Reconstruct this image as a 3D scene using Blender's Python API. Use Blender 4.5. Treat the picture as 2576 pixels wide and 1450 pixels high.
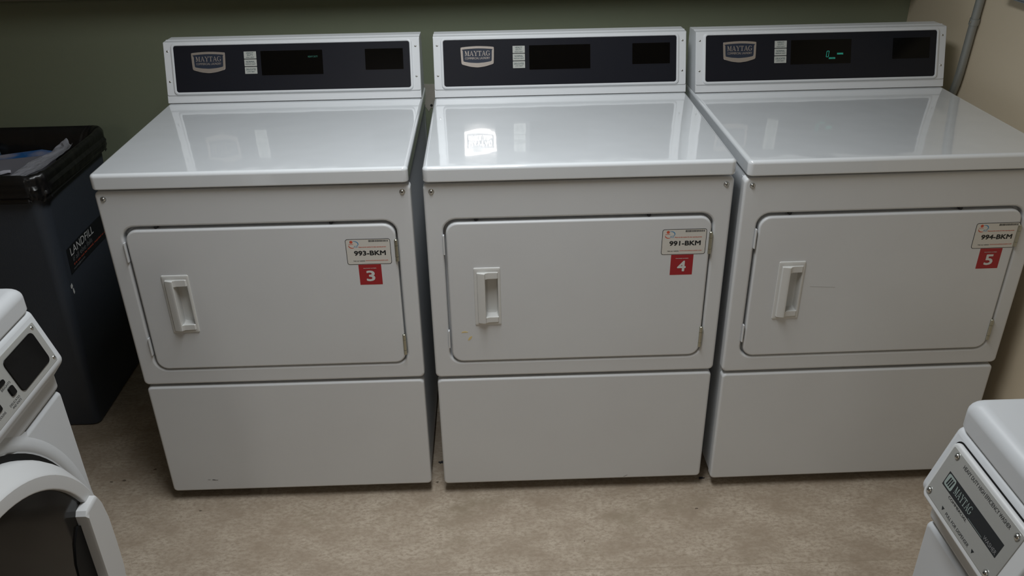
import bpy, bmesh, math, random
from mathutils import Vector, Matrix
for o in list(bpy.data.objects): bpy.data.objects.remove(o)
SC = bpy.context.scene; COL = SC.collection
PI = math.pi
rnd = random.Random(4)

# ------------------------------------------------------------ camera
cam_d = bpy.data.cameras.new('camera'); cam = bpy.data.objects.new('camera', cam_d); COL.objects.link(cam)
cam.location = (0.5260, -1.7437, 1.5660); cam.rotation_euler = (1.0753, 0.0155, -0.0294)
cam_d.sensor_width = 36; cam_d.lens = 2145.26/2576*36; cam_d.clip_start = .02
SC.camera = cam
# ------------------------------------------------------------ world, exposure
SC.view_settings.view_transform = 'Standard'; SC.view_settings.look = 'None'
SC.view_settings.gamma = 1; SC.view_settings.use_curve_mapping = False
SC.view_settings.exposure = 0.0
wd = bpy.data.worlds.new('world'); SC.world = wd; wd.use_nodes = True
wd.node_tree.nodes['Background'].inputs[0].default_value = (.6, .7, .9, 1)
wd.node_tree.nodes['Background'].inputs[1].default_value = .02
LAMP = 17.4          # power of the ceiling lamp over the aisle
FILL_LAMP = 10.4        # strength of the unseen fill lamp added to brighten the dryer fronts

# ------------------------------------------------------------ materials
def mat(name, col, rough=.5, metal=0, coat=0, emit=None, estr=0, bump=None, spec=.5, alpha=1, trans=0, ior=1.5, var=None):
    m = bpy.data.materials.new(name); m.use_nodes = True; nt = m.node_tree; b = nt.nodes['Principled BSDF']
    b.inputs['Base Color'].default_value = (*col, 1); b.inputs['Roughness'].default_value = rough
    b.inputs['Metallic'].default_value = metal; b.inputs['Coat Weight'].default_value = coat
    b.inputs['Coat Roughness'].default_value = .03; b.inputs['Specular IOR Level'].default_value = spec
    b.inputs['Alpha'].default_value = alpha; b.inputs['Transmission Weight'].default_value = trans; b.inputs['IOR'].default_value = ior
    if emit: b.inputs['Emission Color'].default_value = (*emit, 1); b.inputs['Emission Strength'].default_value = estr
    tc = nt.nodes.new('ShaderNodeTexCoord')
    if bump:                       # list of (scale, strength, distance)
        prev = None
        for sc, st, di in bump:
            n = nt.nodes.new('ShaderNodeTexNoise'); n.inputs['Scale'].default_value = sc; n.inputs['Detail'].default_value = 2
            nt.links.new(tc.outputs['Object'], n.inputs['Vector'])
            bp = nt.nodes.new('ShaderNodeBump'); bp.inputs['Strength'].default_value = st; bp.inputs['Distance'].default_value = di
            nt.links.new(n.outputs['Fac'], bp.inputs['Height'])
            if prev: nt.links.new(prev.outputs['Normal'], bp.inputs['Normal'])
            prev = bp
        nt.links.new(prev.outputs['Normal'], b.inputs['Normal'])
        if coat: nt.links.new(prev.outputs['Normal'], b.inputs['Coat Normal'])
    if var:                        # (scale, second colour)
        n = nt.nodes.new('ShaderNodeTexNoise'); n.inputs['Scale'].default_value = var[0]; n.inputs['Detail'].default_value = 5
        nt.links.new(tc.outputs['Object'], n.inputs['Vector'])
        mx = nt.nodes.new('ShaderNodeMix'); mx.data_type = 'RGBA'
        rp = nt.nodes.new('ShaderNodeMapRange'); rp.inputs[1].default_value = .35; rp.inputs[2].default_value = .65
        nt.links.new(n.outputs['Fac'], rp.inputs[0]); nt.links.new(rp.outputs[0], mx.inputs[0])
        mx.inputs[6].default_value = (*col, 1); mx.inputs[7].default_value = (*var[1], 1)
        nt.links.new(mx.outputs[2], b.inputs['Base Color'])
    return m
M = {}
M['lid'] = mat('glossy_white_enamel', (.72, .745, .765), .10, coat=.9, bump=[(6, .10, .012)])
M['enamel'] = mat('white_enamel', (.68, .695, .705), .38, bump=[(900, .10, .0004)], var=(3, (.655, .665, .675)))
def sagging_lid(m):        # the pressed steel top dips slightly between its front and back edges
    nt = m.node_tree; N = nt.nodes; b = N['Principled BSDF']; tc = N.new('ShaderNodeTexCoord'); sx = N.new('ShaderNodeSeparateXYZ'); nt.links.new(tc.outputs['Object'], sx.inputs[0])
    a = N.new('ShaderNodeMath'); a.operation = 'MULTIPLY_ADD'; a.inputs[1].default_value = .055; a.inputs[2].default_value = -.050; nt.links.new(sx.outputs[1], a.inputs[0])
    c = N.new('ShaderNodeMath'); c.operation = 'MULTIPLY'; nt.links.new(a.outputs[0], c.inputs[0]); nt.links.new(sx.outputs[1], c.inputs[1])
    bp = N.new('ShaderNodeBump'); bp.inputs['Strength'].default_value = 1; bp.inputs['Distance'].default_value = 1; nt.links.new(c.outputs[0], bp.inputs['Height'])
    old = b.inputs['Normal'].links[0].from_node; nt.links.new(bp.outputs[0], old.inputs['Normal'])
sagging_lid(M['lid'])
M['wenamel'] = mat('washer_white_enamel', (.53, .545, .56), .38, bump=[(900, .10, .0004)])
M['wplastic'] = mat('washer_white_plastic', (.55, .555, .555), .38)
M['blackmatte'] = mat('black_recess_shade', (.004, .004, .004), .6, spec=.2)
M['console'] = mat('white_console_paint', (.70, .72, .74), .33, bump=[(900, .08, .0004)])
M['side'] = mat('white_side_steel', (.62, .64, .66), .42)
M['black'] = mat('charcoal_control_film', (.011, .012, .017), .30, spec=.25, bump=[(1500, .12, .0002)])
M['window'] = mat('black_display_glass', (.0022, .0020, .0018), .12, spec=.2)
M['gap'] = mat('dark_seam', (.02, .02, .02), .7)
M['badge'] = mat('brushed_badge_metal', (.66, .61, .57), .26, metal=.8, bump=[(300, .06, .0004)])
M['navy'] = mat('dark_blue_badge_field', (.018, .026, .045), .35)
M['btn'] = mat('pale_grey_button_label', (.42, .43, .40), .4)
M['ink'] = mat('black_ink', (.012, .014, .016), .5)
M['teal'] = mat('dark_teal_ink', (.03, .07, .075), .5)
M['steel'] = mat('polished_screw_steel', (.62, .63, .62), .22, metal=1)
M['zinc'] = mat('hinge_zinc', (.50, .50, .42), .3, metal=1)
M['stickw'] = mat('white_sticker_vinyl', (.66, .64, .59), .35)
M['red'] = mat('red_sticker_vinyl', (.36, .018, .024), .35)
M['redink'] = mat('orange_red_ink', (.62, .10, .05), .5)
M['blueink'] = mat('blue_ink', (.06, .26, .50), .5)
M['plastic'] = mat('white_handle_plastic', (.66, .66, .64), .3)
M['green'] = mat('lit_green_segments', (.02, .2, .16), .5, emit=(.03, .62, .45), estr=.30)
M['dimgreen'] = mat('dim_green_segments', (.01, .07, .05), .5, emit=(.03, .40, .28), estr=.05)
M['stain'] = mat('yellow_stain', (.74, .58, .27), .45)
M['scuff'] = mat('grey_scuff', (.16, .16, .16), .5)
M['scratch'] = mat('faint_scratch', (.38, .37, .36), .5)
M['bin'] = mat('slate_grey_bin_plastic', (.040, .048, .062), .5, bump=[(250, .25, .001)])
M['liner'] = mat('black_bin_liner', (.006, .006, .0065), .30, bump=[(10, .4, .02), (45, .2, .006)])
M['clearbag'] = mat('clear_plastic_film', (.55, .56, .62), .25, alpha=.55, bump=[(40, .6, .01)])
M['box_blue'] = mat('printed_blue_card', (.02, .12, .34), .35, var=(16, (.35, .33, .38)))
M['box_grey'] = mat('grey_card', (.22, .22, .25), .7)
M['paper'] = mat('white_paper', (.55, .55, .62), .6)
M['greypaper'] = mat('grey_wrap', (.10, .10, .13), .6)
M['conduit'] = mat('galvanised_conduit', (.34, .35, .335), .42, metal=.5, bump=[(60, .15, .001)])
M['greybox'] = mat('grey_painted_steel', (.22, .24, .26), .45)
M['cream_plate'] = mat('unpainted_beige_plate', (.42, .39, .34), .6, var=(40, (.36, .34, .29)))
M['foot'] = mat('black_rubber_foot', (.02, .02, .02), .7)
M['plate_al'] = mat('brushed_grey_plate', (.40, .40, .38), .42, metal=.4, bump=[(400, .1, .0003)])
M['wbadge'] = mat('pale_green_emblem', (.24, .29, .27), .45)
M['smoke'] = mat('smoked_door_glass', (.008, .007, .006), .13, spec=.2)
M['lampwhite'] = mat('white_painted_ceiling_metal', (.8, .8, .8), .5)
M['fill_lamp'] = mat('fill_lamp_diffuser', (.8, .8, .8), .6, emit=(1, .95, .88), estr=FILL_LAMP)
M['whiteink'] = mat('white_ink', (.66, .66, .64), .5)
M['dimwhite'] = mat('faded_white_ink', (.20, .20, .20), .5)
M['dirt'] = mat('brown_floor_dirt', (.13, .10, .07), .9)
M['lint'] = mat('dark_lint', (.03, .03, .035), .9)

def floor_mat():
    m = bpy.data.materials.new('beige_mottled_vinyl'); m.use_nodes = True; nt = m.node_tree; N = nt.nodes; L = nt.links
    b = N['Principled BSDF']; b.inputs['Roughness'].default_value = .55; b.inputs['Specular IOR Level'].default_value = .3
    tc = N.new('ShaderNodeTexCoord'); mp = N.new('ShaderNodeMapping'); mp.inputs['Scale'].default_value = (1, 1.7, 1)
    L.new(tc.outputs['Object'], mp.inputs[0])
    def noise(sc, de, ro=.6):
        n = N.new('ShaderNodeTexNoise'); n.inputs['Scale'].default_value = sc; n.inputs['Detail'].default_value = de
        n.inputs['Roughness'].default_value = ro; L.new(mp.outputs[0], n.inputs['Vector']); return n
    def rng(n, a, c):
        r = N.new('ShaderNodeMapRange'); r.inputs[1].default_value = a; r.inputs[2].default_value = c; L.new(n.outputs['Fac'], r.inputs[0]); return r
    def mix(f, a, c):
        x = N.new('ShaderNodeMix'); x.data_type = 'RGBA'; L.new(f, x.inputs[0])
        for i, v in ((6, a), (7, c)):
            if isinstance(v, tuple): x.inputs[i].default_value = (*v, 1)
            else: L.new(v, x.inputs[i])
        return x.outputs[2]
    c = mix(rng(noise(7.5, 9, .68), .34, .66).outputs[0], (.325, .257, .190), (.510, .435, .345))
    c2 = mix(rng(noise(75, 6, .75), .36, .56).outputs[0], (.305, .243, .180), c)
    nn = noise(3.3, 6, .7)
    c3 = mix(rng(nn, .56, .72).outputs[0], c2, (.29, .235, .168))
    sp = rng(noise(38, 3, .7), .725, .76)
    mul = N.new('ShaderNodeMath'); mul.operation = 'MULTIPLY'; mul.inputs[1].default_value = .6; L.new(sp.outputs[0], mul.inputs[0])
    c4 = mix(mul.outputs[0], c3, (.20, .16, .12))
    # welded sheet seam that runs along the room
    sx = N.new('ShaderNodeSeparateXYZ'); L.new(tc.outputs['Object'], sx.inputs[0])
    a = N.new('ShaderNodeMath'); a.operation = 'MULTIPLY_ADD'; a.inputs[1].default_value = -.0; a.inputs[2].default_value = 0; L.new(sx.outputs[0], a.inputs[0])
    s = N.new('ShaderNodeMath'); s.operation = 'ADD'; s.inputs[1].default_value = SEAM; L.new(sx.outputs[1], s.inputs[0])
    ab = N.new('ShaderNodeMath'); ab.operation = 'ABSOLUTE'; L.new(s.outputs[0], ab.inputs[0])
    r = N.new('ShaderNodeMapRange'); r.inputs[1].default_value = .0008; r.inputs[2].default_value = .0025; r.inputs[3].default_value = .45; r.inputs[4].default_value = 0; L.new(ab.outputs[0], r.inputs[0])
    c5 = mix(r.outputs[0], c4, (.26, .21, .15))
    L.new(c5, b.inputs['Base Color'])
    bp = N.new('ShaderNodeBump'); bp.inputs['Strength'].default_value = .12; bp.inputs['Distance'].default_value = .001
    L.new(noise(120, 3).outputs['Fac'], bp.inputs['Height']); L.new(bp.outputs[0], b.inputs['Normal'])
    return m
SEAM = .275
M['floor'] = floor_mat()
M['wallg'] = mat('olive_green_wall_paint', (.235, .260, .178), .6, bump=[(220, .15, .001), (1.5, .2, .01)], var=(1.3, (.225, .255, .175)))
M['wallc'] = mat('cream_wall_paint', (.68, .58, .43), .6, bump=[(260, .2, .0012)])
M['ceil'] = mat('white_ceiling_paint', (.75, .75, .73), .8)
M['ledge'] = mat('brown_shade_ledge', (.10, .085, .06), .6)

# ------------------------------------------------------------ mesh builder
_tcache = {}
def text_geo(s, bold):
    k = (s, bold)
    if k in _tcache: return _tcache[k]
    cu = bpy.data.curves.new('t', 'FONT'); cu.body = s; cu.size = 1; cu.offset = bold; cu.resolution_u = 3; cu.fill_mode = 'BOTH'
    ob = bpy.data.objects.new('t', cu); COL.objects.link(ob)
    dg = bpy.context.evaluated_depsgraph_get(); me = bpy.data.meshes.new_from_object(ob.evaluated_get(dg))
    v = [(p.co.x, p.co.y) for p in me.vertices]; f = [tuple(p.vertices) for p in me.polygons]
    bpy.data.objects.remove(ob); bpy.data.curves.remove(cu); bpy.data.meshes.remove(me)
    xs = [a for a, _ in v]; ys = [a for _, a in v]
    _tcache[k] = (v, f, min(xs), max(xs), min(ys), max(ys)); return _tcache[k]

class MB:
    def __init__(s): s.bm = bmesh.new(); s.mats = []; s.T = Matrix()
    def mi(s, m):
        if m not in s.mats: s.mats.append(m)
        return s.mats.index(m)
    def v(s, p): return s.bm.verts.new(s.T @ Vector(p))
    def face(s, vs, m):
        try: f = s.bm.faces.new(vs)
        except ValueError: return
        f.material_index = s.mi(m); f.smooth = True
    def loft(s, loops, m, cap0=True, cap1=True, closed=False):
        rings = [[s.v(p) for p in lp] for lp in loops]; n = len(rings[0])
        seq = list(zip(rings, rings[1:])) + ([(rings[-1], rings[0])] if closed else [])
        for a, b in seq:
            for i in range(n): s.face([a[i], a[(i+1) % n], b[(i+1) % n], b[i]], m)
        if cap0 and not closed: s.face(list(reversed(rings[0])), m)
        if cap1 and not closed: s.face(rings[-1], m)
    def box(s, x0, x1, y0, y1, z0, z1, m, b=0, seg=2):
        vs = [s.v((x, y, z)) for z in (z0, z1) for x, y in ((x0, y0), (x1, y0), (x1, y1), (x0, y1))]
        fs = [(3, 2, 1, 0), (4, 5, 6, 7), (0, 1, 5, 4), (1, 2, 6, 5), (2, 3, 7, 6), (3, 0, 4, 7)]
        mi = s.mi(m); F = []
        for f in fs:
            q = s.bm.faces.new([vs[i] for i in f]); q.material_index = mi; q.smooth = True; F.append(q)
        if b:
            es = list({e for f in F for e in f.edges})
            r = bmesh.ops.bevel(s.bm, geom=es, offset=b, segments=seg, affect='EDGES', profile=.5)
            for f in r['faces']: f.material_index = mi; f.smooth = True
    def poly(s, pts, w, m):           # flat polygon in the u,v plane
        s.face([s.v((a, b, w)) for a, b in pts], m)
    def prism(s, pts, w0, w1, m, b=0):
        vs0 = [s.v((x, y, w0)) for x, y in pts]; vs1 = [s.v((x, y, w1)) for x, y in pts]; n = len(pts)
        if b:
            cx = sum(p[0] for p in pts)/n; cy = sum(p[1] for p in pts)/n
            q = []
            for x, y in pts:
                d = math.hypot(x-cx, y-cy); k = max(0, 1-b*1.3/d); q.append((cx+(x-cx)*k, cy+(y-cy)*k))
            vs1 = [s.v((x, y, w1-b*(1 if w1 > w0 else -1))) for x, y in pts]; vs2 = [s.v((x, y, w1)) for x, y in q]
            for i in range(n): s.face([vs1[i], vs1[(i+1) % n], vs2[(i+1) % n], vs2[i]], m)
            s.face(vs2, m)
        else: s.face(vs1, m)
        for i in range(n): s.face([vs0[i], vs0[(i+1) % n], vs1[(i+1) % n], vs1[i]], m)
        s.face(list(reversed(vs0)), m)
    def lathe(s, prof, m, n=32, cap=True):  # prof = (r, w) around the w axis
        loops = [[(r*math.cos(2*PI*i/n), r*math.sin(2*PI*i/n), w) for i in range(n)] for r, w in prof]
        s.loft(loops, m, cap, cap)
    def text(s, t, u0, u1, v0, v1, w, m, bold=0):
        if bold > 0:
            e = bold*(v1-v0); u0 += e; u1 -= e; v0 += e; v1 -= e; q = e*.75
            for k, (a, b) in enumerate(((e, 0), (-e, 0), (0, e), (0, -e), (q, q), (-q, q), (q, -q), (-q, -q))): s.text(t, u0+a, u1+a, v0+b, v1+b, w+(k+1)*1e-5, m, 0)
        V, F, x0, x1, y0, y1 = text_geo(t, 0)
        vs = [s.v((u0+(x-x0)/(x1-x0)*(u1-u0), v0+(y-y0)/(y1-y0)*(v1-v0), w)) for x, y in V]
        for f in F: s.face([vs[i] for i in f], m)
    def build(s, name, parent=None, weighted=True, angle=38, doubles=0):
        if doubles: bmesh.ops.remove_doubles(s.bm, verts=s.bm.verts, dist=doubles)
        bmesh.ops.recalc_face_normals(s.bm, faces=s.bm.faces)
        me = bpy.data.meshes.new(name); s.bm.to_mesh(me); s.bm.free()
        for m in s.mats: me.materials.append(M[m])
        me.set_sharp_from_angle(angle=math.radians(angle))
        o = bpy.data.objects.new(name, me); COL.objects.link(o)
        if parent: o.parent = parent
        if weighted:
            w = o.modifiers.new('weighted', 'WEIGHTED_NORMAL'); w.keep_sharp = True; w.weight = 80
        return o

def rr(cu, cv, hu, hv, r, w, n=6):    # rounded rectangle loop in u,v at height w
    r = max(1e-5, min(r, hu-1e-5, hv-1e-5)); pts = []
    for cx, cy, a0 in ((cu+hu-r, cv+hv-r, 0), (cu-hu+r, cv+hv-r, 90), (cu-hu+r, cv-hv+r, 180), (cu+hu-r, cv-hv+r, 270)):
        for i in range(n+1):
            a = math.radians(a0+90*i/n); pts.append((cx+r*math.cos(a), cy+r*math.sin(a), w))
    return pts
def rrb(u0, u1, v0, v1, r, w, n=6): return rr((u0+u1)/2, (v0+v1)/2, (u1-u0)/2, (v1-v0)/2, r, w, n)
def pillow(mb, u0, u1, v0, v1, r, w0, w1, b, m, seg=4, cap0=True):   # rounded slab, front edge rolled over
    lp = [rrb(u0, u1, v0, v1, r, w0)]
    for i in range(seg+1):
        a = PI/2*i/seg; d = b*(1-math.cos(a)); lp.append(rrb(u0+d, u1-d, v0+d, v1-d, max(r-d, .0005), w1-b+b*math.sin(a)))
    mb.loft(lp, m, cap0, True)
def FRONT(y): return Matrix(((1, 0, 0, 0), (0, 0, -1, y), (0, 1, 0, 0), (0, 0, 0, 1)))    # u,v,w -> x, z, outward (-y)
def SLOPE(P0, P1):                   # plane rising from (y,z)=P0 to P1
    dy, dz = P1[0]-P0[0], P1[1]-P0[1]; l = math.hypot(dy, dz); dy /= l; dz /= l
    return Matrix(((1, 0, 0, 0), (0, dy, -dz, P0[0]), (0, dz, dy, P0[1]), (0, 0, 0, 1)))
def tag(o, label=None, cat=None, group=None, kind=None):
    if label: o['label'] = label
    if cat: o['category'] = cat
    if group: o['group'] = group
    if kind: o['kind'] = kind
    return o
def thing(name, loc=(0, 0, 0), rz=0):
    o = bpy.data.objects.new(name, None); COL.objects.link(o); o.location = loc; o.rotation_euler = (0, 0, rz); o.empty_display_size = .1
    return o
def place(o, loc, rz=0): o.location = loc; o.rotation_euler = (0, 0, rz)
def copy_tree(o, parent=None, skip=()):
    c = o.copy(); COL.objects.link(c)
    if parent: c.parent = parent
    for ch in [x for x in bpy.data.objects if x.parent == o]:
        if ch.name.split('.')[0] in skip: continue
        copy_tree(ch, c, skip)
    return c

# serif capitals for the badges, drawn as polygons in a unit-high box
def rect(x0, x1, y0, y1): return [(x0, y0), (x1, y0), (x1, y1), (x0, y1)]
GL = {
 'M': (1.12, [rect(.12, .20, 0, 1), rect(.80, .98, 0, 1), [(.06, 1), (.30, 1), (.60, .22), (.52, 0)], [(.52, 0), (.60, .22), (.86, 1), (.80, 1)], rect(.02, .32, 0, .07), rect(.70, 1.08, 0, .07), rect(.0, .2, .93, 1), rect(.9, 1.08, .93, 1)]),
 'A': (1.0, [[(.10, 0), (.18, 0), (.52, 1), (.45, 1)], [(.43, 1), (.55, 1), (.94, 0), (.74, 0)], rect(.25, .74, .30, .37), rect(0, .29, 0, .07), rect(.62, 1.0, 0, .07)]),
 'Y': (.98, [[(.06, 1), (.27, 1), (.59, .44), (.42, .44)], [(.50, .44), (.58, .46), (.88, 1), (.79, 1)], rect(.41, .59, 0, .46), rect(-.02, .36, .93, 1), rect(.68, 1.0, .93, 1), rect(.27, .73, 0, .07)]),
 'T': (.92, [rect(.36, .55, 0, 1), rect(.02, .89, .93, 1), [(.02, .72), (.07, .72), (.12, .93), (.02, .93)], [(.84, .72), (.89, .72), (.89, .93), (.79, .93)], rect(.22, .69, 0, .07)]),
 'G': (1.02, [rect(.72, .90, .06, .44), rect(.60, 1.0, .38, .45), [(.80, .70), (.86, .70), (.86, 1), (.82, 1)]]),
}
def chaikin(P, it=2):
    for _ in range(it):
        Q = []
        for a, b in zip(P, P[1:]+P[:1]): Q += [(a[0]*.85+b[0]*.15, a[1]*.85+b[1]*.15), (a[0]*.15+b[0]*.85, a[1]*.15+b[1]*.85)]
        P = Q
    return P
def _garc():
    out = []; n = 18
    for i in range(n):
        a0 = math.radians(38+(322-38)*i/n); a1 = math.radians(38+(322-38)*(i+1)/n)
        o = lambda a: (.48+.46*math.cos(a), .5+.52*math.sin(a)); q = lambda a: (.53+.33*math.cos(a), .5+.45*math.sin(a))
        out.append([o(a0), o(a1), q(a1), q(a0)])
    return out
GL['G'][1].extend(_garc())
def serif_text(mb, s, u0, u1, v0, v1, w, m, gap=.02):
    tot = sum(GL[c][0] for c in s)+gap*(len(s)-1); x = 0; k = (u1-u0)/tot
    for c in s:
        for q, p in enumerate(GL[c][1]): mb.poly([(u0+(x+a)*k, v0+b*(v1-v0)) for a, b in p], w+q*5e-6, m)
        x += GL[c][0]+gap
def ring_strip(mb, pts, wd, w, m):   # open polyline drawn as a ribbon
    n = len(pts)
    for i in range(n-1):
        (x0, y0), (x1, y1) = pts[i], pts[i+1]; d = math.hypot(x1-x0, y1-y0) or 1; nx, ny = -(y1-y0)/d, (x1-x0)/d
        a = wd*(.35+.65*math.sin(PI*(i+.001)/(n-1))); c = wd*(.35+.65*math.sin(PI*(i+1)/(n-1)))
        mb.poly([(x0+nx*a/2, y0+ny*a/2), (x0-nx*a/2, y0-ny*a/2), (x1-nx*c/2, y1-ny*c/2), (x1+nx*c/2, y1+ny*c/2)], w, m)
def arc(cx, cy, rx, ry, a0, a1, n=12): return [(cx+rx*math.cos(math.radians(a0+(a1-a0)*i/n)), cy+ry*math.sin(math.radians(a0+(a1-a0)*i/n))) for i in range(n+1)]

def screw(parent, T, u, v, r, m='steel', name='screw', socket=True):
    mb = MB(); mb.T = T @ Matrix.Translation((u, v, 0))
    mb.lathe([(r*1.25, -.001), (r*1.25, .0006), (r, .0008), (r*.97, r*.35), (r*.8, r*.62), (r*.5, r*.78), (r*.34, r*.8)], m, 20, True)
    if socket: mb.lathe([(r*.3, r*.8), (r*.3, r*.83)], 'gap', 6, True)
    return mb.build(name, parent)

# ------------------------------------------------------------ the room
def slab(name, x0, x1, y0, y1, z0, z1, m):
    mb = MB(); mb.box(x0, x1, y0, y1, z0, z1, m); o = mb.build(name, weighted=False); o['kind'] = 'structure'; return o
XR, YB, XL, YF, H = 1.82, .938, -3.2, -5.6, 2.40
slab('floor', XL-.1, XR+.1, YF-.1, YB+.1, -.1, 0, 'floor')
slab('wall_back', XL-.1, XR, YB, YB+.1, 0, H, 'wallg')
slab('wall_right', XR, XR+.1, YF-.1, YB+.1, 0, H, 'wallc')
slab('wall_left', XL-.1, XL, YF-.1, YB, 0, H, 'wallc')
slab('wall_front', XL, XR, YF-.1, YF, 0, H, 'wallc')
slab('ceiling', XL-.1, XR+.1, YF-.1, YB+.1, H, H+.1, 'ceil')
slab('shade_ledge', XL, 1.76, .862, YB, 1.146, 1.20, 'ledge')  # unseen ledge, added and shaped to shade the top of the back wall

def ceiling_light(x, y, lx, ly, m, label, beam_angle=None):
    t = thing('ceiling_light', (x, y, H)); tag(t, label, 'ceiling light', 'ceiling lights')
    mb = MB(); mb.T = Matrix.Diagonal((1, 1, -1, 1)); pillow(mb, -lx/2-.02, lx/2+.02, -ly/2-.02, ly/2+.02, .005, 0, .05, .01, 'lampwhite'); mb.build('housing', t)
    mb = MB(); mb.T = Matrix.Diagonal((1, 1, -1, 1)); pillow(mb, -lx/2, lx/2, -ly/2, ly/2, .005, .0505, .075, .015, m); mb.build('diffuser', t)
    if beam_angle:                    # added cone narrows the beam, imitating a lens's darker edges
        ld = bpy.data.lights.new('tube_light', 'AREA'); ld.shape = 'RECTANGLE'; ld.size = lx; ld.size_y = ly; ld.energy = LAMP; ld.color = (.93, .97, 1.0); ld.spread = math.radians(beam_angle)
        lo = bpy.data.objects.new('tube_light', ld); COL.objects.link(lo); lo.parent = t; lo.location = (0, 0, -.078)
ceiling_light(.45, -.45, .34, 1.25, 'lampwhite', 'lit white ceiling lamp over the aisle in front of the dryers', 130)
ceiling_light(-.2, -4.2, .34, 1.25, 'fill_lamp', 'unseen fill lamp added behind the camera')  # made-up second fixture that fills the dryer fronts with light

# ------------------------------------------------------------ the dryer
HW = .342; ZT, ZLB = .9259, .8899
def make_dryer():
    t = thing('tumble_dryer')
    # cabinet
    mb = MB(); mb.box(-.337, .337, .034, .660, .036, .884, 'side', .004)
    for sx in (-1, 1):                                    # pressed rib and rear seam on both sides
        mb.box(sx*.3365-.0015, sx*.3365+.0015, .036, .052, .05, .875, 'side', .001)
        mb.box(sx*.3365-.0012, sx*.3365+.0012, .625, .655, .05, .875, 'side', .001)
    mb.build('cabinet', t)
    # lid
    mb = MB(); b = .0085; r = .012; lp = [rr(0, .331, HW-.004, .331-.004, r, ZLB), rr(0, .331, HW-.0012, .331-.0012, r, ZLB+.0012), rr(0, .331, HW, .331, r, ZLB+.004)]
    for i in range(7):
        a = PI/2*i/6; d = b*(1-math.cos(a)); lp.append(rr(0, .331, HW-d, .331-d, max(r-d, .002), ZT-b+b*math.sin(a)))
    mb.loft(lp, 'lid'); mb.build('lid', t)
    # front panel with the door opening
    fw = .3434; z0, z1 = .3741, .8832; dx0, dx1, dz0, dz1 = -.3046, .3061, .4168, .7969
    mb = MB(); mb.T = FRONT(.0108)
    lp = [rrb(-fw, fw, z0, z1, .012, -.024), rrb(-fw, fw, z0, z1, .012, -.006)]
    for i in range(1, 5):
        a = PI/2*i/4; d = .006*(1-math.cos(a)); lp.append(rrb(-fw+d, fw-d, z0+d, z1-d, .012-d*.6, -.006+.006*math.sin(a)))
    for i in range(5):
        a = PI/2*i/4; d = .006*(1-math.sin(a)); lp.append(rrb(dx0-d, dx1+d, dz0-d, dz1+d, .030+d, -.006*(1-math.cos(a))))
    lp.append(rrb(dx0, dx1, dz0, dz1, .030, -.022)); lp.append(rrb(dx0+.03, dx1-.03, dz0+.03, dz1-.03, .02, -.0225))
    lp.append(rrb(dx0+.03, dx1-.03, dz0+.03, dz1-.03, .02, -.024))
    mb.loft(lp, 'enamel', closed=True)
    mb.build('front_panel', t)
    mb = MB(); mb.T = FRONT(.0108); mb.prism([(p[0], p[1]) for p in rrb(dx0+.02, dx1-.02, dz0+.02, dz1-.02, .02, 0)], -.030, -.0235, 'gap'); mb.build('drum_opening', t)
    # lower panel
    mb = MB(); mb.T = FRONT(.0108); pillow(mb, -.3405, .3405, .0331, .3666, .011, -.022, 0, .006, 'enamel'); mb.build('lower_panel', t)
    for x in (-.29, .29):
        for y in (.08, .6):
            mb = MB(); mb.T = Matrix.Translation((x, y, 0)); mb.lathe([(.02, 0), (.02, .012), (.008, .014), (.008, .04)], 'foot', 14); mb.build('foot', t)
    # door: slab with the grip cut-out
    hx0, hx1, hz0, hz1 = -.2140, -.1845, .5440, .6500
    g = .0035; gt = .0075; a0, a1, c0, c1 = dx0+.0055, dx1-g, dz0+g, dz1-gt; DW = .0025
    door = MB(); door.T = FRONT(.0108)
    lp = [rrb(hx0, hx1, hz0, hz1, .002, -.020), rrb(a0, a1, c0, c1, .027, -.020), rrb(a0, a1, c0, c1, .027, -.005+DW)]
    for i in range(1, 5):
        a = PI/2*i/4; d = .005*(1-math.cos(a)); lp.append(rrb(a0+d, a1-d, c0+d, c1-d, .027-d, DW-.005+.005*math.sin(a)))
    lp.append(rrb(hx0, hx1, hz0, hz1, .002, DW))
    door.loft(lp, 'enamel', closed=True); door = door.build('door', t)
    # recessed pull
    mb = MB(); mb.T = FRONT(.0108-DW)
    o = [(-.2405, -.1785, .5242, .6765)]
    x0, x1, y0, y1 = o[0]
    lp = [rrb(x0, x1, y0, y1, .003, 0), rrb(x0+.0006, x1-.0006, y0+.0006, y1-.0006, .003, .0022), rrb(x0+.003, x1-.003, y0+.003, y1-.003, .003, .0032),
          rrb(x0+.007, x1-.0045, y0+.007, y1-.007, .002, .0032), rrb(hx0, hx1, hz0, hz1, .003, .0030), rrb(hx0+.0006, hx1-.0006, hz0+.0006, hz1-.0006, .003, .0015), rrb(hx0+.0006, hx1-.0010, hz0+.0008, hz1-.0008, .003, -.008), rrb(hx0+.0006, hx1-.0030, hz0+.004, hz1-.003, .006, -.0165), rrb(hx0+.003, hx1-.008, hz0+.012, hz1-.008, .006, -.0185)]
    mb.loft(lp, 'plastic', False, True)
    # raised grip bar on the left of the pocket, with stepped ends
    gx0, gx1 = -.2335, -.2140
    mb.T = FRONT(.0108-DW) @ Matrix(((1, 0, 0, 0), (0, 0, 1, 0), (0, 1, 0, 0), (0, 0, 0, 1)))      # profile in u,w extruded along v
    prof = [(gx0, .003), (gx0+.0015, .0085), (gx1-.006, .0125), (gx1-.001, .0118), (gx1, .0105), (gx1, .001), (gx0, .001)]
    mb.prism(prof, .534, .6655, 'plastic', .0012)
    for va, vb in ((.650, .6655), (.534, .547)):
        mb.prism([(gx1-.002, .003), (gx1-.001, .0105), (gx1+.006, .0068), (-.1865, .0060), (-.1835, .003), (-.1835, .001), (gx1-.002, .001)], va, vb, 'plastic', .0010)
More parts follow.
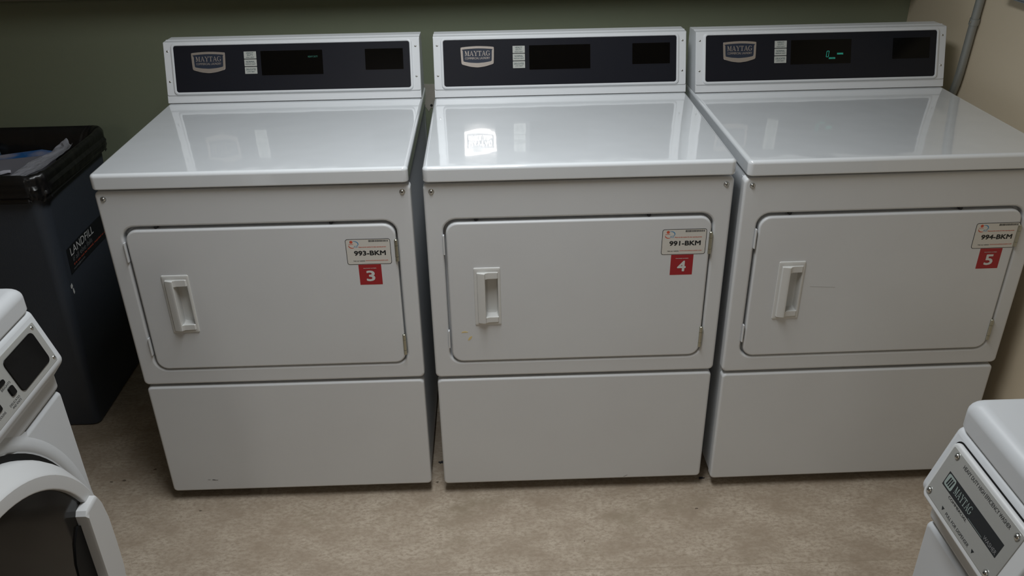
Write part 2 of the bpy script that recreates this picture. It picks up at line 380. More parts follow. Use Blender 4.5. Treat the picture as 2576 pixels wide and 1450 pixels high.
    mb.build('door_handle', door)
    # hinges on the right, strike tabs on the left
    for za, zb in ((.6968, .7527), (.4442, .5019)):
        h = MB(); h.T = Matrix.Translation((.3022, .0080, 0))
        L = zb-za; r = .0042
        h.lathe([(r*.55, za), (r, za+.0012), (r, za+L*.22), (r*.8, za+L*.225), (r*.8, za+L*.235), (r, za+L*.24), (r, za+L*.72), (r*.8, za+L*.725), (r*.8, za+L*.735), (r, za+L*.74), (r, zb-.004), (r*.9, zb-.0015), (r*.5, zb)], 'zinc', 16)
        h.box(-.008, .0, .001, .0025, za+.002, zb-.006, 'zinc', .0004)
        h.build('hinge', t)
    for za, zb in ((.712, .760), (.4617, .509)):
        s = MB(); s.box(-.3062, -.3026, .0062, .016, za, zb, 'enamel', .0008); s.build('strike_tab', t)
    for x in (-.27+.04, .16): # little rubber stops that show in the gap over the door
        s = MB(); s.T = FRONT(.0108); s.T = s.T @ Matrix.Translation((x, .7935, -.010)); s.lathe([(.0042, -.01), (.0042, .004), (.002, .005)], 'gap', 12); s.build('door_stop', t)
    for x in (-.3255, .3255): screw(t, FRONT(.0108), x, .8656, .0052)
    # console
    P0, P1 = (.5297, .9259), (.5791, 1.0785)
    cs = MB()
    prof = [(P0[0]+.006, ZT+.0004), (P0[0]+.006, ZT+.0030), (P0[0]+.0009, ZT+.0030), (P1[0]-.0008, P1[1]-.0025), (P1[0]+.0005, P1[1]-.0005), (P1[0]+.003, P1[1]), (.602, 1.0787), (.6035, 1.0800), (.6065, 1.0800), (.608, 1.0787), (.6500, 1.0775), (.6525, 1.075), (.6525, .92), (.6525, ZT+.0008)]
    cs.T = Matrix(((0, 0, 1, 0), (1, 0, 0, 0), (0, 1, 0, 0), (0, 0, 0, 1)))
    cs.prism(prof, -.3388, .3388, 'console')
    con = cs.build('console', t)
    S = SLOPE(P0, P1)
    mb = MB(); mb.T = S; pillow(mb, -.3384, .3384, .0225, .1595, .004, 0, .0022, .0012, 'console'); mb.build('face_plate', con)
    mb = MB(); mb.T = S
    w = .0022
    lp = [rrb(-.3195, .3195, .0235, .1568, .010, w-.001), rrb(-.3185, .3185, .0245, .1560, .010, w+.0022), rrb(-.3170, .3170, .0258, .1548, .009, w+.0032), rrb(-.3135, .3135, .0290, .1518, .007, w+.0032), rrb(-.3122, .3122, .0303, .1505, .006, w+.0018), rrb(-.3118, .3118, .0307, .1502, .006, w-.001)]
    mb.loft(lp, 'console', closed=True); mb.build('bezel', con)
    mb = MB(); mb.T = S; mb.loft([rrb(-.3120, .3120, .0305, .1504, .006, w-.0005), rrb(-.3120, .3120, .0305, .1504, .006, w+.0012)], 'black'); mb.build('control_fascia', con)
    w2 = w+.0012
    mb = MB(); mb.T = S; mb.loft([rrb(.1935, .2945, .0785, .1325, .001, w2-.0003), rrb(.1935, .2945, .0785, .1325, .001, w2+.0002)], 'window')
    mb.poly(rect(.1935, .2945, .0770, .0782), w2+.00025, 'black'); mb.build('card_reader_window', con)
    # badge
    mb = MB(); mb.T = S @ Matrix.Translation((-.2215, .1045, w2))
    out = [(-.0450, .0255), (-.0425, .0272), (-.030, .0284), (-.015, .0293), (0, .0297), (.015, .0293), (.030, .0284), (.0425, .0272), (.0450, .0255), (.0435, -.0145), (.0405, -.0180), (.020, -.0238), (0, -.0262), (-.020, -.0238), (-.0405, -.0180), (-.0435, -.0145)]
    inn = [(-.0385, .0195), (-.0378, .0210), (-.030, .0218), (-.015, .0228), (0, .0232), (.015, .0228), (.030, .0218), (.0378, .0210), (.0385, .0195), (.0375, -.0080), (.0355, -.0100), (.020, -.0128), (0, -.0142), (-.020, -.0128), (-.0355, -.0100), (-.0375, -.0080)]
    sh = lambda P, k: [(x*k, y*k) for x, y in P]
    out, inn = chaikin(out), chaikin(inn)
    loops = [[(x, y, z) for x, y in P] for P, z in ((out, 0), (out, .0010), (sh(out, .985), .0016), (sh(inn, 1.02), .0016), (inn, .0008), (inn, 0))]
    mb.loft(loops, 'badge', closed=True)
    mb.poly(inn, .0007, 'navy')
    for sx in (-1, 1): mb.poly([(sx*.0415, .0208), (sx*.0345, .0215), (sx*.0370, .0165)], .00165, 'navy')
    serif_text(mb, 'MAYTAG', -.0335, .0340, .0045, .0172, .0009, 'badge')
    mb.text('COMMERCIAL LAUNDRY', -.0330, .0335, -.0045, .0012, .0009, 'badge', .012)
    mb.build('badge', con)
    for v0, v1, rows in ((.1140, .1325, [('HEAVY', .0125, .0165, .019), ('DUTY', .0070, .0110, .016), ('HIGH HEAT', .0020, .0048, .022)]),
                         (.0945, .1122, [('NORMAL', .0092, .0138, .023), ('MEDIUM HEAT', .0040, .0070, .027)]),
                         (.0748, .0926, [('DELICATES', .0092, .0138, .026), ('LOW HEAT', .0040, .0070, .021)])):
        b = MB(); b.T = S @ Matrix.Translation((0, 0, w2)); pillow(b, -.1272, -.0946, v0, v1, .0008, -.0002, .0008, .0003, 'btn')
        for s, a, c, wd in rows: b.text(s, -.1109-wd/2, -.1109+wd/2, v0+a, v0+c, .00095, 'teal', .015)
        b.build('cycle_button', con)
    for sx in (-1, 1):
        for v in (.137, .0585): screw(con, S, sx*.3283, v, .0036).location = (0, 0, 0)
    return t, door, con

S_CON = SLOPE((.5297, .9259), (.5791, 1.0785)); WCON = .0034
def seg_zero(mb, u0, u1, v0, v1, w, m, t=.0011, sl=.0022):   # slanted seven-segment 0
    hm = (v0+v1)/2
    f = lambda x, y: (x+sl*(y-v0)/(v1-v0), y)
    for a, b, c, d in ((u0+t, u1-t, v1-t, v1), (u0+t, u1-t, v0, v0+t), (u0, u0+t, hm+.0004, v1-t*.6), (u0, u0+t, v0+t*.6, hm-.0004), (u1-t, u1, hm+.0004, v1-t*.6), (u1-t, u1, v0+t*.6, hm-.0004)):
        mb.poly([f(a, c), f(b, c), f(b, d), f(a, d)], w, m)
def display(con, kind):
    mb = MB(); mb.T = S_CON
    lp = [rrb(-.0830, .0805, .0700, .1330, .001, WCON-.0003), rrb(-.0830, .0805, .0700, .1330, .001, WCON+.0002)]
    mb.loft(lp, 'window'); w = WCON+.0004
    mb.poly(rect(-.0830, .0805, .0688, .0700), w, 'black')
    if kind == 'idle': mb.text('HEAVY DUTY', .0420, .0680, .1136, .1182, w, 'dimgreen', .02)
    if kind == 'zero':
        seg_zero(mb, .0125, .0195, .0872, .1035, w, 'green')
        for s, a, b, c, d in (('MINUTES', .0205, .0383, .0818, .0866), ('NORMAL', .0425, .0596, .0928, .0980)):
            mb.poly(rect(a, b, c, d), w-.0001, 'dimgreen'); mb.text(s, a+.0004, b-.0004, c+.0006, d-.0006, w, 'green', .02)
    mb.build('display', con)
def stickers(door, ident, num, du=0, dv=0):
    w = .0004
    mb = MB(); mb.T = FRONT(.0108-.0025) @ Matrix.Translation((.1880+du, .6912+dv, 0)); W_, H_ = .1015, .0640
    mb.loft([rrb(0, W_, 0, H_, .0055, -.0001), rrb(0, W_, 0, H_, .0055, .0003)], 'ink')
    mb.face([mb.v(p) for p in rrb(.0012, W_-.0012, .0012, H_-.0012, .0045, w)], 'stickw'); w = .0005
    mb.poly([p for p in arc(.0132, .0568, .0036, .0036, 0, 360, 20)][:-1], w, 'redink')
    mb.poly(rect(.0072, .0178, .0508, .0518), w, 'redink')
    ring_strip(mb, arc(.0150, .0475, .0078, .0055, 165, 300), .0022, w, 'redink')
    ring_strip(mb, arc(.0195, .0518, .0092, .0068, 105, -48), .0022, w, 'blueink')
    mb.text('ASI', .0180, .0268, .0428, .0480, w, 'blueink')
    bars = random.Random(7); u = .0525
    while u < .0965:
        d = bars.choice((.0006, .0006, .0010, .0014)); mb.poly(rect(u, min(u+d, .0968), .0562, .0612), w, 'ink'); u += d+bars.choice((.0004, .0007))
    mb.text('Please use this machine ID when reporting service:', .0290, .0910, .0420, .0450, w, 'redink', .04)
    mb.text(ident, .0175, .0895, .0225, .0348, w, 'ink', .05)
    mb.text('Visit our website', .0140, .0405, .0078, .0108, w, 'ink', .02)
    mb.text('WWW.ASICAMPUSLAUNDRY.COM', .0420, .0930, .0082, .0108, w, 'redink', .02)
    o = mb.build('identity_sticker', door, False); o['label'] = 'white sticker reading ' + ident
    mb = MB(); mb.T = FRONT(.0108-.0025) @ Matrix.Translation((.2120+du, .6385+dv, 0))
    mb.loft([rrb(0, .0518, 0, .0520, .0008, -.0001), rrb(0, .0518, 0, .0520, .0008, .0002)], 'red')
    mb.text('MACHINE NUMBER:', .0110, .0408, .0415, .0436, w, 'whiteink', .02)
    mb.text(num, .0160, .0360, .0090, .0366, w, 'whiteink', .035)
    o = mb.build('number_sticker', door, False); o['label'] = 'red square sticker with white number ' + num

GD = 'row of white commercial dryers'
d3, door3, con3 = make_dryer()
def variant(loc, rz):
    t = copy_tree(d3); place(t, loc, rz)
    k = {c.name.split('.')[0]: c for c in bpy.data.objects if c.parent == t}
    return t, k['door'], k['console']
d4, door4, con4 = variant((.7147, -.0039, 0), .0006)
d5, door5, con5 = variant((1.4204, -.0125, 0), .0091)
tag(d3, 'white commercial tumble dryer with red number 3 sticker, beside the dark grey bin', 'dryer', GD)
tag(d4, 'white commercial tumble dryer with red number 4 sticker, in the middle of the row', 'dryer', GD)
tag(d5, 'white commercial tumble dryer with red number 5 sticker, beside the cream wall and conduit', 'dryer', GD)
display(con3, 'idle'); display(con4, 'off'); display(con5, 'zero')
stickers(door3, '993-BKM', '3'); stickers(door4, '991-BKM', '4', .003, .0055); stickers(door5, '994-BKM', '5', .0130, .0035)
def smear(door, name, polys, m, label, y=.0108-.0025):
    mb = MB(); mb.T = FRONT(y)
    for p in polys: mb.prism(p, -.0001, .0003, m)
    o = mb.build(name, door, False); o['label'] = label
smear(door4, 'stain', [[(-.2750, .5030), (-.2725, .5062), (-.2660, .5072), (-.2590, .5050), (-.2600, .5036), (-.2660, .5034)], [(-.2600, .4815), (-.2590, .4850), (-.2565, .4895), (-.2520, .4930), (-.2495, .4925), (-.2510, .4880), (-.2530, .4850), (-.2565, .4815)]], 'stain', 'two small yellow smears')
smear(door5, 'scratch', [[(-.160, .6085), (-.130, .6065), (-.100, .6045), (-.100, .6049), (-.130, .6071), (-.160, .6090)]], 'scratch', 'thin dark scratch')
lp3 = [c for c in bpy.data.objects if c.parent == d3 and c.name.startswith('lower_panel')][0]
smear(lp3, 'scuff_mark', [[(-.2460, .0700), (-.2400, .0705), (-.2365, .0698), (-.2410, .0692)], [(-.2340, .0705), (-.2290, .0708), (-.2240, .0690), (-.2180, .0682), (-.2190, .0672), (-.2280, .0676), (-.2345, .0684), (-.2300, .0692)]], 'scuff', 'small dark scuff', .0108)

# ------------------------------------------------------------ the front-loading washers
YZX = Matrix(((0, 0, 1, 0), (1, 0, 0, 0), (0, 1, 0, 0), (0, 0, 0, 1)))      # (y, z, x) profile extruded along x
SP0, SP1 = (-.021, .833), (.007, .923)
def make_washer(kind):
    t = thing('front_load_washer'); hw = .343
    mb = MB(); mb.box(-hw, hw, .012, .74, .03, .921, 'side', .006); mb.build('cabinet', t)
    mb = MB(); mb.T = FRONT(0); pillow(mb, -hw, hw, .03, .7725, .012, -.013, 0, .008, 'wenamel')
    mb.T = FRONT(0) @ Matrix.Translation((0, .515, 0))
    mb.lathe([(.345, -.003), (.335, .0008), (.326, .0026), (.319, .0020), (.314, -.001), (.311, -.004)], 'wenamel', 96, False)
    fp = mb.build('front_panel', t)
    mb = MB(); mb.T = FRONT(0) @ Matrix.Translation((0, .515, 0)); mb.lathe([(.3125, -.001), (.3125, .0008), (.299, .0008)], 'blackmatte', 96, True); mb.build('door_gap_shade', t)  # flat black ring stands in for the shadowed gap around the door
    # console across the full width
    mb = MB(); mb.T = YZX
    prof = [(.30, .774), (0, .774), (0, .8025), (-.0225, .8315), (.0065, .9225), (.30, .9225)]
    mb.prism(prof, -hw, hw, 'wenamel'); con = mb.build('console', t)
    bv = con.modifiers.new('bevel', 'BEVEL'); bv.width = .0085; bv.segments = 4; bv.limit_method = 'ANGLE'; bv.angle_limit = math.radians(40)
    con.modifiers.move(1, 0)
    # lid
    mb = MB(); z0, z1 = .9235, .965; hd = .372; cy = .377; b = .017; r = .016
    lp = [rr(0, cy, hw-.002, hd-.002, r, z0), rr(0, cy, hw+.0005, hd, r, z0+.004)]
    for i in range(8):
        a = PI/2*i/7; d = b*(1-math.cos(a)); lp.append(rr(0, cy, hw+.0005-d, hd-d, max(r-d*.35, .004), z1-b+b*math.sin(a)))
    lp += [rr(0, cy, hw-.075, hd-.075, .030, z1+.0003), rr(0, cy, hw-.080, hd-.080, .027, z1-.0015), rr(0, cy, hw-.086, hd-.086, .024, z1-.0015)]
    mb.loft(lp, 'wenamel'); mb.build('lid', t, angle=60)
    for x in (-.29, .29):
        for y in (.08, .66):
            mb = MB(); mb.T = Matrix.Translation((x, y, 0)); mb.lathe([(.022, 0), (.022, .012), (.008, .014), (.008, .035)], 'foot', 14); mb.build('foot', t)
    # round door
    mb = MB(); mb.T = FRONT(0) @ Matrix.Translation((0, .515, 0))
    mb.lathe([(.302, -.002), (.3022, .012), (.2995, .022), (.2915, .034), (.2845, .0435), (.2815, .0468), (.2795, .0480), (.2610, .0483), (.2588, .0475), (.2578, .0450), (.2575, .030)], 'wplastic', 96, False)
    door = mb.build('door', t, angle=24)
    mb = MB(); mb.T = FRONT(0) @ Matrix.Translation((0, .515, 0)); mb.lathe([(.2580, .030), (.2578, .0405), (.22, .0418), (.12, .0445), (.002, .0455)], 'smoke', 96); mb.build('door_window', door, angle=50)
    mb = MB(); mb.T = FRONT(0)
    mb.prism([(.207, .620), (.213, .6265), (.248, .627), (.2545, .612), (.262, .575), (.2665, .515), (.262, .455), (.2545, .418), (.248, .403), (.213, .4035), (.207, .410)], .036, .0610, 'wplastic', .004)
    mb.build('door_handle', door)
    mb = MB(); mb.T = FRONT(0)
    mb.prism([(.2072, .602), (.2000, .607), (.1800, .590), (.1660, .560), (.160, .515), (.1660, .470), (.1800, .440), (.2000, .423), (.2072, .428)], .038, .0452, 'blackmatte');  # thin black slab; its colour stands in for the shade of a hollow
    mb.build('finger_recess', door)
    mb = MB(); mb.T = FRONT(0) @ Matrix.Translation((.190, .462, .044)); mb.lathe([(.016, 0), (.016, .004), (.012, .008), (.004, .009)], 'wplastic', 24); mb.build('latch', door)
    # control panel
    S = SLOPE(SP0, SP1)
    if kind == 'display':
        mb = MB(); mb.T = S
        pillow(mb, -.10, .3265, .0065, .0785, .003, 0, .0015, .0006, 'plate_al')
        def btn(u0, u1, v0, v1): mb.loft([rrb(u0, u1, v0, v1, .003, .001), rrb(u0, u1, v0, v1, .003, .0035), rrb(u0+.0008, u1-.0008, v0+.0008, v1-.0008, .0025, .0042)], 'window')
        pan = mb
        for i in range(6):
            u = .2115-.042*i
            btn(u-.0115, u+.0015, .0245, .0385)
        btn(.180, .205, .0475, .0545); btn(.138, .163, .0475, .0545)
        w = .0017
        mb.text('DELICATES', .186, .2135, .0160, .0195, w, 'ink'); mb.text('AND KNITS', .188, .2125, .0110, .0145, w, 'ink')
        mb.text('WOOLENS', .150, .1730, .0160, .0195, w, 'ink'); mb.text('BRIGHTS', .190, .2145, .0410, .0445, w, 'ink')
        mb.text('WHITES', .108, .128, .0160, .0195, w, 'ink')
        p = pan.build('control_plate', con); p['label'] = 'grey control plate with black buttons'
        mb = MB(); mb.T = S @ Matrix.Translation((0, 0, .0015))
        mb.loft([rrb(.2225, .3105, .0160, .0705, .008, -.0003), rrb(.2225, .3105, .0160, .0705, .008, .0018), rrb(.2235, .3095, .0170, .0695, .007, .0022)], 'window'); mb.build('display', con)
        for u, v in ((.3185, .0720), (.3215, .0135), (-.094, .0720), (-.094, .0135)): screw(con, S, u, v, .0038, socket=True)
    else:
        mb = MB(); mb.T = S
        pillow(mb, -.3290, -.1455, -.0065, .0835, .012, -.002, .0009, .0005, 'blackmatte'); pillow(mb, -.3268, -.148, -.0045, .0813, .010, -.002, .0062, .004, 'wplastic'); drawer = mb.build('dispenser_drawer', t)  # black underlay paints the shadow groove around the drawer
        mb = MB(); mb.T = S @ Matrix.Translation((0, 0, .0060))
        pillow(mb, -.3205, -.1700, .0040, .0758, .003, -.0002, .0012, .0005, 'plate_al'); w = .0014
        mb.poly(rect(-.3040, -.1845, .0305, .0500), w, 'ink')
        mb.face([mb.v(q) for q in rrb(-.3025, -.2860, .0325, .0485, .003, w+.0001)], 'wbadge')
        for k in range(3): mb.poly([(-.2990+.0035*k, .0350), (-.2968+.0035*k, .0350), (-.2952+.0035*k, .0460), (-.2974+.0035*k, .0460)], w+.0002, 'ink')
        serif_text(mb, 'MAYTAG', -.2820, -.2440, .0355, .0455, w+.0002, 'wbadge')
        mb.text('COMMERCIAL', -.2840, -.2430, .0260, .0292, w+.0002, 'ink')
        mb.poly(rect(-.2430, -.2135, .0318, .0323), w+.0002, 'wbadge')
        mb.text('WASHER', -.2115, -.1865, .0325, .0375, w+.0002, 'dimwhite')
        mb.text('HEAVY DUTY HIGH EFFICIENCY WASHER', -.2905, -.1910, .0660, .0710, w, 'ink')
        mb.text('PULL FOR DISPENSER', -.2735, -.2210, .0085, .0125, w, 'ink')
        for u in (-.2815, -.2125): mb.poly([(u-.0028, .0128), (u+.0028, .0128), (u, .0085)], w, 'ink')
        p = mb.build('name_plate', drawer)
        for u, v in ((-.3075, .0700), (-.3145, .0105), (-.1780, .0690), (-.1820, .0100)): screw(drawer, S @ Matrix.Translation((0, 0, .0072)), u, v, .0036)
        mb = MB(); mb.T = S; pillow(mb, -.12, .3265, .0065, .0785, .003, 0, .0015, .0006, 'plate_al'); mb.build('control_plate', con)
    return t
wl = make_washer('display'); place(wl, (-.188, -.920, 0), PI/2)
tag(wl, 'white front-loading washer with round dark door and a black display, facing right near the bin', 'washer', 'front-loading washers')
wr = make_washer('drawer'); place(wr, (1.074, -1.273, 0), -PI/2)
tag(wr, 'white front-loading washer with a grey pull-for-dispenser plate, facing left', 'washer', 'front-loading washers')

# ------------------------------------------------------------ waste bin, liner and rubbish
BX0b, BX1b, BY0b, BY1b = -1.13, -.679, .357, .715          # base
BX0, BX1, BY0, BY1 = -1.165, -.634, .333, .752             # rim
def binloop(z, off=0, r=None, n=10):
    r = .020+.018*z/.8 if r is None else r
    k = z/.8; f = lambda a, b: a+(b-a)*k
    return rrb(f(BX0b, BX0)-off, f(BX1b, BX1)+off, f(BY0b, BY0)-off, f(BY1b, BY1)+off, r, z, n)
tb = thing('waste_bin', (0, 0, 0)); tag(tb, 'dark slate grey waste bin with a LANDFILL sticker, left of the dryers', 'bin')
mb = MB(); mb.loft([binloop(.0, -.006), binloop(.006, 0)] + [binloop(.1+.1*i) for i in range(7)] + [binloop(.795), binloop(.8, -.002), binloop(.8, -.006), binloop(.79, -.008), binloop(.4, -.008), binloop(.02, -.008)], 'bin')
mb.build('bin_body', tb, angle=50)
# sticker bent to the side of the bin
mb = MB()
def bx(z, o=.0012): return BX1b+(BX1-BX1b)*z/.8+o
sy0, sy1 = .392, .700; sz0, sz1 = .492, .568
def sp(u, v, o=0): y = sy0+(sy1-sy0)*u; z = sz0+(sz1-sz0)*v+.012*(.25-(u-.5)**2) - .010*(1-v)*4*u*(1-u)*0; return (bx(z)+o, y, z)
n = 12
for i in range(n):
    for j, (a, b, m_) in enumerate(((0, .26, 'ink'), (.26, .33, 'redink'), (.33, 1, 'ink'))):
        if m_ == 'redink': a, b, m_ = .26, .33, 'ink'
        mb.face([mb.v(sp(i/n, a)), mb.v(sp((i+1)/n, a)), mb.v(sp((i+1)/n, b)), mb.v(sp(i/n, b))], m_)
def sptext(s, u0, u1, v0, v1, m, bold=0):
    V, F, x0, x1, y0, y1 = text_geo(s, bold)
    vs = [mb.v(sp(u0+(x-x0)/(x1-x0)*(u1-u0), v0+(y-y0)/(y1-y0)*(v1-v0), .0005)) for x, y in V]
    for f in F: mb.face([vs[i] for i in f], m)
sptext('LANDFILL', .06, .56, .62, .93, 'whiteink', 0)
sptext('if all else fails', .08, .50, .36, .56, 'dimwhite', -.005)
sptext('If it can not be reused, recycled or composted', .08, .98, .19, .29, 'redink', .01)
sptext('recycling@usc.edu', .06, .30, .06, .15, 'dimwhite', .01)
o = mb.build('sticker', tb, False, doubles=1e-6); o['label'] = 'black sticker reading LANDFILL, if all else fails'
mb = MB(); 
for pts in ([(.372, .468), (.380, .472), (.384, .462), (.378, .455), (.371, .460)], [(.379, .453), (.385, .455), (.388, .440), (.382, .436), (.379, .444)]):
    vs = [mb.v((bx(z, .0012), y, z)) for y, z in pts]; mb.face(vs, 'whiteink')
mb.build('paint_fleck', tb, False)
# liner folded over the rim, with gathered folds
def liner():
    mb = MB(); n = 26; R = random.Random(11)
    base = binloop(.8, 0, .04, n); N = len(base); cx = sum(p[0] for p in base)/N; cy = sum(p[1] for p in base)/N
    ph = [R.uniform(0, 6.28) for _ in range(8)]
    def wob(i, k, sc=1): t = 2*PI*i/N; return sc*(.8*math.sin(5*t+ph[k])+.5*math.sin(11*t+ph[(k+3) % 8]*2)+.3*math.sin(23*t+ph[(k+5) % 8]))
    def ring(off, z, k, ao, az):
        lp = binloop(z, off, (.046 if off < 0 else .04+off*.5), n); out = []
        for i, (x, y, _) in enumerate(lp):
            d = math.hypot(x-cx, y-cy); nx, ny = (x-cx)/d, (y-cy)/d; q = wob(i, k, ao); out.append((x+nx*q, y+ny*q, z+wob(i, (k+2) % 8, az)))
        return out
    L = [ring(-.060, .52, 3, .016, .004), ring(-.045, .60, 3, .014, .004), ring(-.030, .68, 3, .011, .003), ring(-.024, .75, 3, .006, .002), ring(-.015, .790, 3, .002, .0015), ring(-.004, .8035, 3, .001, .0015),
         ring(.003, .806, 3, .001, .0012), ring(.009, .801, 3, .0015, .001), ring(.013, .789, 4, .0026, .002), ring(.010, .779, 5, .003, .002), ring(.016, .770, 6, .004, .002), ring(.012, .760, 0, .003, .002), ring(.017, .751, 1, .0045, .004), ring(.009, .742, 2, .003, .005), ring(.013, .735, 4, .003, .006)]
    mb.loft(L, 'liner', False, False)
    # torn tip that sticks out towards the wall
    o = mb.build('bin_liner', None, False, angle=60); return o
lin = liner(); tag(lin, 'black plastic bin liner folded over the rim of the grey bin', 'bin liner')
sd = lin.modifiers.new('subsurf', 'SUBSURF'); sd.levels = 1; sd.render_levels = 1
sl = lin.modifiers.new('solid', 'SOLIDIFY'); sl.thickness = .0012; sl.offset = 1

def sheet(name, grid, m, label, cat, thick=.0008, seed=1, amp=.004, parent=None):
    R = random.Random(seed); mb = MB(); rows = [[mb.v((x+R.uniform(-amp, amp), y+R.uniform(-amp, amp), z+R.uniform(-amp, amp))) for x, y, z in r] for r in grid]
    for a, b in zip(rows, rows[1:]):
        for i in range(len(a)-1): mb.face([a[i], a[i+1], b[i+1], b[i]], m)
    o = mb.build(name, parent, False, angle=30); s = o.modifiers.new('solid', 'SOLIDIFY'); s.thickness = thick; tag(o, label, cat); return o
def bil(a, b, c, d, nu, nv, bulge=0):
    A, B, C, D = map(Vector, (a, b, c, d)); g = []
    for j in range(nv+1):
        v = j/nv; g.append([tuple((A.lerp(B, i/nu)).lerp(D.lerp(C, i/nu), v)+Vector((0, 0, bulge*4*(i/nu)*(1-i/nu)*4*v*(1-v)/2))) for i in range(nu+1)])
    return g
# open detergent carton: narrow blue printed edge over a grey side
t = thing('carton', (-.84, .685, .660)); tag(t, 'carton with a blue printed top edge and grey side, lying in the bin', 'carton')
c0 = [(-1.02, .5915), (-.8963, .6432), (-.7669, .6746), (-.7688, .7026), (-.8127, .7200), (-.9137, .6785), (-1.03, .6300)]
mb = MB(); mb.T = Matrix.Translation((.84, -.685, -.660)); mb.prism([(x, y) for x, y in c0], .662, .7435, 'box_grey'); mb.build('carton_body', t, False)
mb = MB(); mb.T = Matrix.Translation((.84, -.685, -.660)); mb.prism([((x+.86)*1.01-.86, (y-.66)*1.04+.66) for x, y in c0], .7437, .7452, 'box_blue'); mb.build('carton_top', t, False)
LE = [(-.815, .430, .735), (-.800, .4900, .745), (-.7865, .5844, .755), (-.7511, .6451, .762), (-.736, .6820, .775), (-.7100, .6789, .795)]
RE = [(-.672, .362, .798), (-.6560, .4000, .799), (-.6510, .4650, .800), (-.6490, .5300, .801), (-.6500, .5800, .802), (-.6600, .6050, .801)]
g = []
for k in range(21):
    f = k/20*5; i0 = min(int(f), 4); a = Vector(LE[i0]).lerp(Vector(LE[i0+1]), f-i0); b = Vector(RE[i0]).lerp(Vector(RE[i0+1]), f-i0)
    g.append([tuple(a.lerp(b, q/8)+Vector((0, 0, -.012*math.sin(PI*q/8)))) for q in range(9)])
pf = sheet('plastic_film', g, 'clearbag', 'crumpled clear plastic film against the right inner side of the bin', 'plastic film', seed=3, amp=.0022)
sb = pf.modifiers.new('soft', 'SUBSURF'); sb.levels = 1; sb.render_levels = 1
sheet('paper_scrap', bil((-.925, .640, .708), (-.885, .665, .722), (-.874, .640, .706), (-.905, .630, .702), 4, 3, .006), 'paper', 'small crumpled white paper scrap in the bin', 'paper', seed=5, amp=.002)
sheet('grey_wrapper', bil((-1.08, .40, .655), (-.74, .40, .655), (-.74, .62, .650), (-1.08, .62, .650), 9, 7, .035), 'greypaper', 'dark grey crumpled wrapper filling the front of the bin', 'wrapper', seed=6, amp=.006)
mb = MB(); mb.T = Matrix.Translation((-.975, .700, .700)) @ Matrix.Rotation(.35, 4, 'Y')
mb.lathe([(.01, -.035), (.030, -.033), (.034, -.02), (.034, .045), (.028, .060), (.014, .068), (.013, .078)], 'box_blue', 28)
o = mb.build('detergent_bottle', None); tag(o, 'blue and white striped bottle at the left edge of the bin', 'bottle')
def stripe():
    m = mat('blue_white_stripes', (.10, .3, .5), .4); nt = m.node_tree; w = nt.nodes.new('ShaderNodeTexWave'); w.inputs['Scale'].default_value = 26; w.bands_direction = 'Z'
    tc = nt.nodes.new('ShaderNodeTexCoord'); nt.links.new(tc.outputs['Object'], w.inputs[0])
    mx = nt.nodes.new('ShaderNodeMix'); mx.data_type = 'RGBA'; mx.inputs[6].default_value = (.03, .14, .32, 1); mx.inputs[7].default_value = (.35, .45, .52, 1)
    nt.links.new(w.outputs['Fac'], mx.inputs[0]); nt.links.new(mx.outputs[2], nt.nodes['Principled BSDF'].inputs['Base Color']); return m
M['stripe'] = stripe(); o.data.materials[0] = M['stripe']

# ------------------------------------------------------------ conduit and fittings on the right wall, plate behind
def tube(mb, pts, r, m, n=18):
    loops = []; P = [Vector(p) for p in pts]
    for i, p in enumerate(P):
        d = (P[min(i+1, len(P)-1)]-P[max(i-1, 0)]).normalized(); a = Vector((1, 0, 0)); b = d.cross(a).normalized(); a = b.cross(d).normalized()
        loops.append([tuple(p+a*r*math.cos(2*PI*k/n)+b*r*math.sin(2*PI*k/n)) for k in range(n)])
    mb.loft(loops, m)
X = 1.807; t = thing('conduit', (X, .50, .80)); tag(t, 'grey metal electrical conduit bending down the cream wall behind the dryers', 'conduit')
path = [(.497, H-.001), (.497, 1.25), (.5005, 1.157), (.509, 1.06), (.5135, 1.00), (.5165, .965), (.521, .935), (.529, .908), (.542, .884), (.560, .864), (.582, .849), (.61, .838), (.66, .825), (.72, .812)]
mb = MB(); tube(mb, [(0, y-.50+.030, z-.80-(.005 if z < 2 else 0)) for y, z in path], .0108, 'conduit'); mb.build('pipe', t, angle=60)
cz = 1.096; cyy = .5350
mb = MB(); tube(mb, [(0, cyy+.0012-.5, cz-.008-.8), (0, cyy-.5, cz-.8), (0, cyy-.0012-.5, cz+.008-.8)], .0128, 'conduit')
mb.build('coupling', t)
mb = MB(); mb.T = Matrix.Translation((-.0118, cyy-.5-.004, cz-.8)) @ Matrix.Rotation(-PI/2, 4, 'Y'); mb.lathe([(.0026, 0), (.0026, .0028), (.0015, .0036)], 'steel', 12); mb.build('set_screw', t)
t = thing('electrical_box', (XR, .25, 1.18)); tag(t, 'grey painted steel electrical box on the cream wall, at the top right corner', 'electrical box')
mb = MB(); mb.box(-.030, 0, -.17, .165, .0, .25, 'greybox', .003); mb.build('box_body', t)
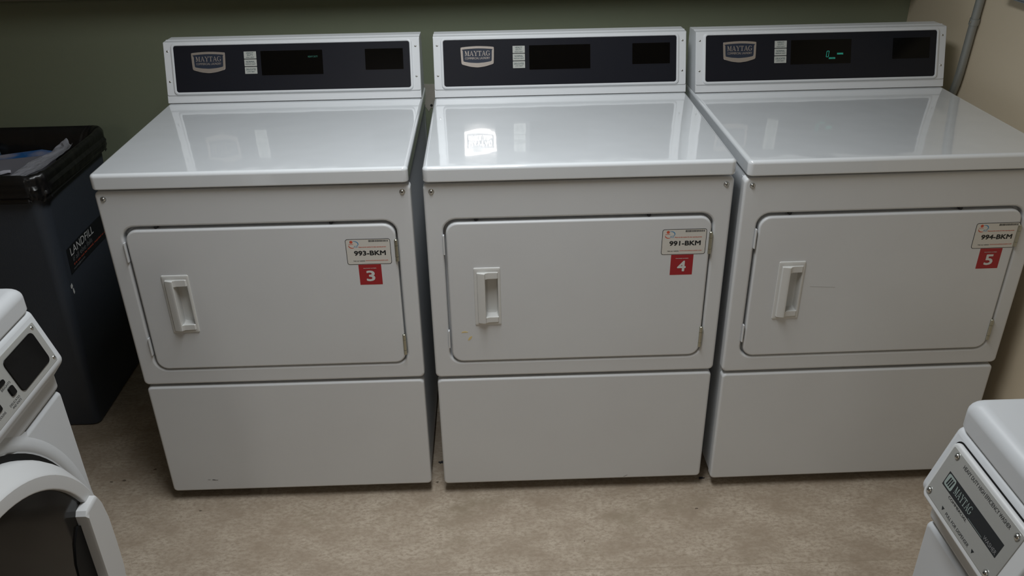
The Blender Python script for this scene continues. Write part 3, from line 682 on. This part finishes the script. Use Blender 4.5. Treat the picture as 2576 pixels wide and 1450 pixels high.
mb = MB(); mb.box(-.034, -.0305, -.165, .160, .006, .245, 'greybox', .0012); mb.build('box_cover', t)
mb = MB(); mb.T = FRONT(YB)
mb.prism([(.285, .858), (.380, .856), (.382, .800), (.352, .790), (.345, .776), (.334, .782), (.326, .768), (.318, .782), (.300, .79), (.285, .80)], 0, .0012, 'cream_plate')
mb.prism([(p[0], p[1]) for p in rr(.3355, .7885, .0042, .0042, .004, 0, 4)], .0012, .0016, 'gap')
o = mb.build('wall_patch', None, False); tag(o, 'unpainted beige patch with a screw hole on the green wall, between dryers', 'wall patch')

# ------------------------------------------------------------ bits on the floor
def scrap(x, y, s, seed, m, label, name='lint_clump', cat='lint', group=None):
    R = random.Random(seed); mb = MB(); n = 12
    lo = [(x+s*(1+.5*R.uniform(-1, 1))*math.cos(2*PI*i/n)*1.5, y+s*(1+.5*R.uniform(-1, 1))*math.sin(2*PI*i/n)) for i in range(n)]
    mb.prism(lo, .0, .0025 if m == 'lint' else .0006, m, .001 if m == 'lint' else 0); o = mb.build(name, None, False); tag(o, label, cat, group)
scrap(.3595, .135, .0050, 1, 'lint', 'dark lint clump on the floor in the gap between the first two dryers')
scrap(1.069, .035, .0045, 2, 'lint', 'dark blue scrap on the floor below the gap between dryers 4 and 5', 'scrap', 'scrap')

for i, (x, y, q, lab) in enumerate(((-.513, .100, .0032, 'left of dryer 3'), (.351, .053, .003, 'before the gap between dryers 3 and 4'), (-.266, -.029, .002, 'in front of dryer 3'), (1.03, -.080, .0024, 'before the gap between dryers 4 and 5'), (.728, -.182, .0011, 'in the middle of the open floor'), (-.442, .143, .0028, 'close to the left corner of dryer 3'), (-.545, .096, .0022, 'nearest the left washer'))):
    scrap(x, y, q, 20+i, 'dirt', 'tiny brown speck on the floor '+lab, 'dirt_speck', 'dirt', 'dirt specks on the floor')
smear([c for c in bpy.data.objects if c.parent == d4 and c.name.startswith('lower_panel')][0], 'scuff_mark', [[(.136, .040), (.146, .0455), (.1465, .0448), (.1365, .0392)]], 'scuff', 'short thin scuff near the bottom edge', .0108)
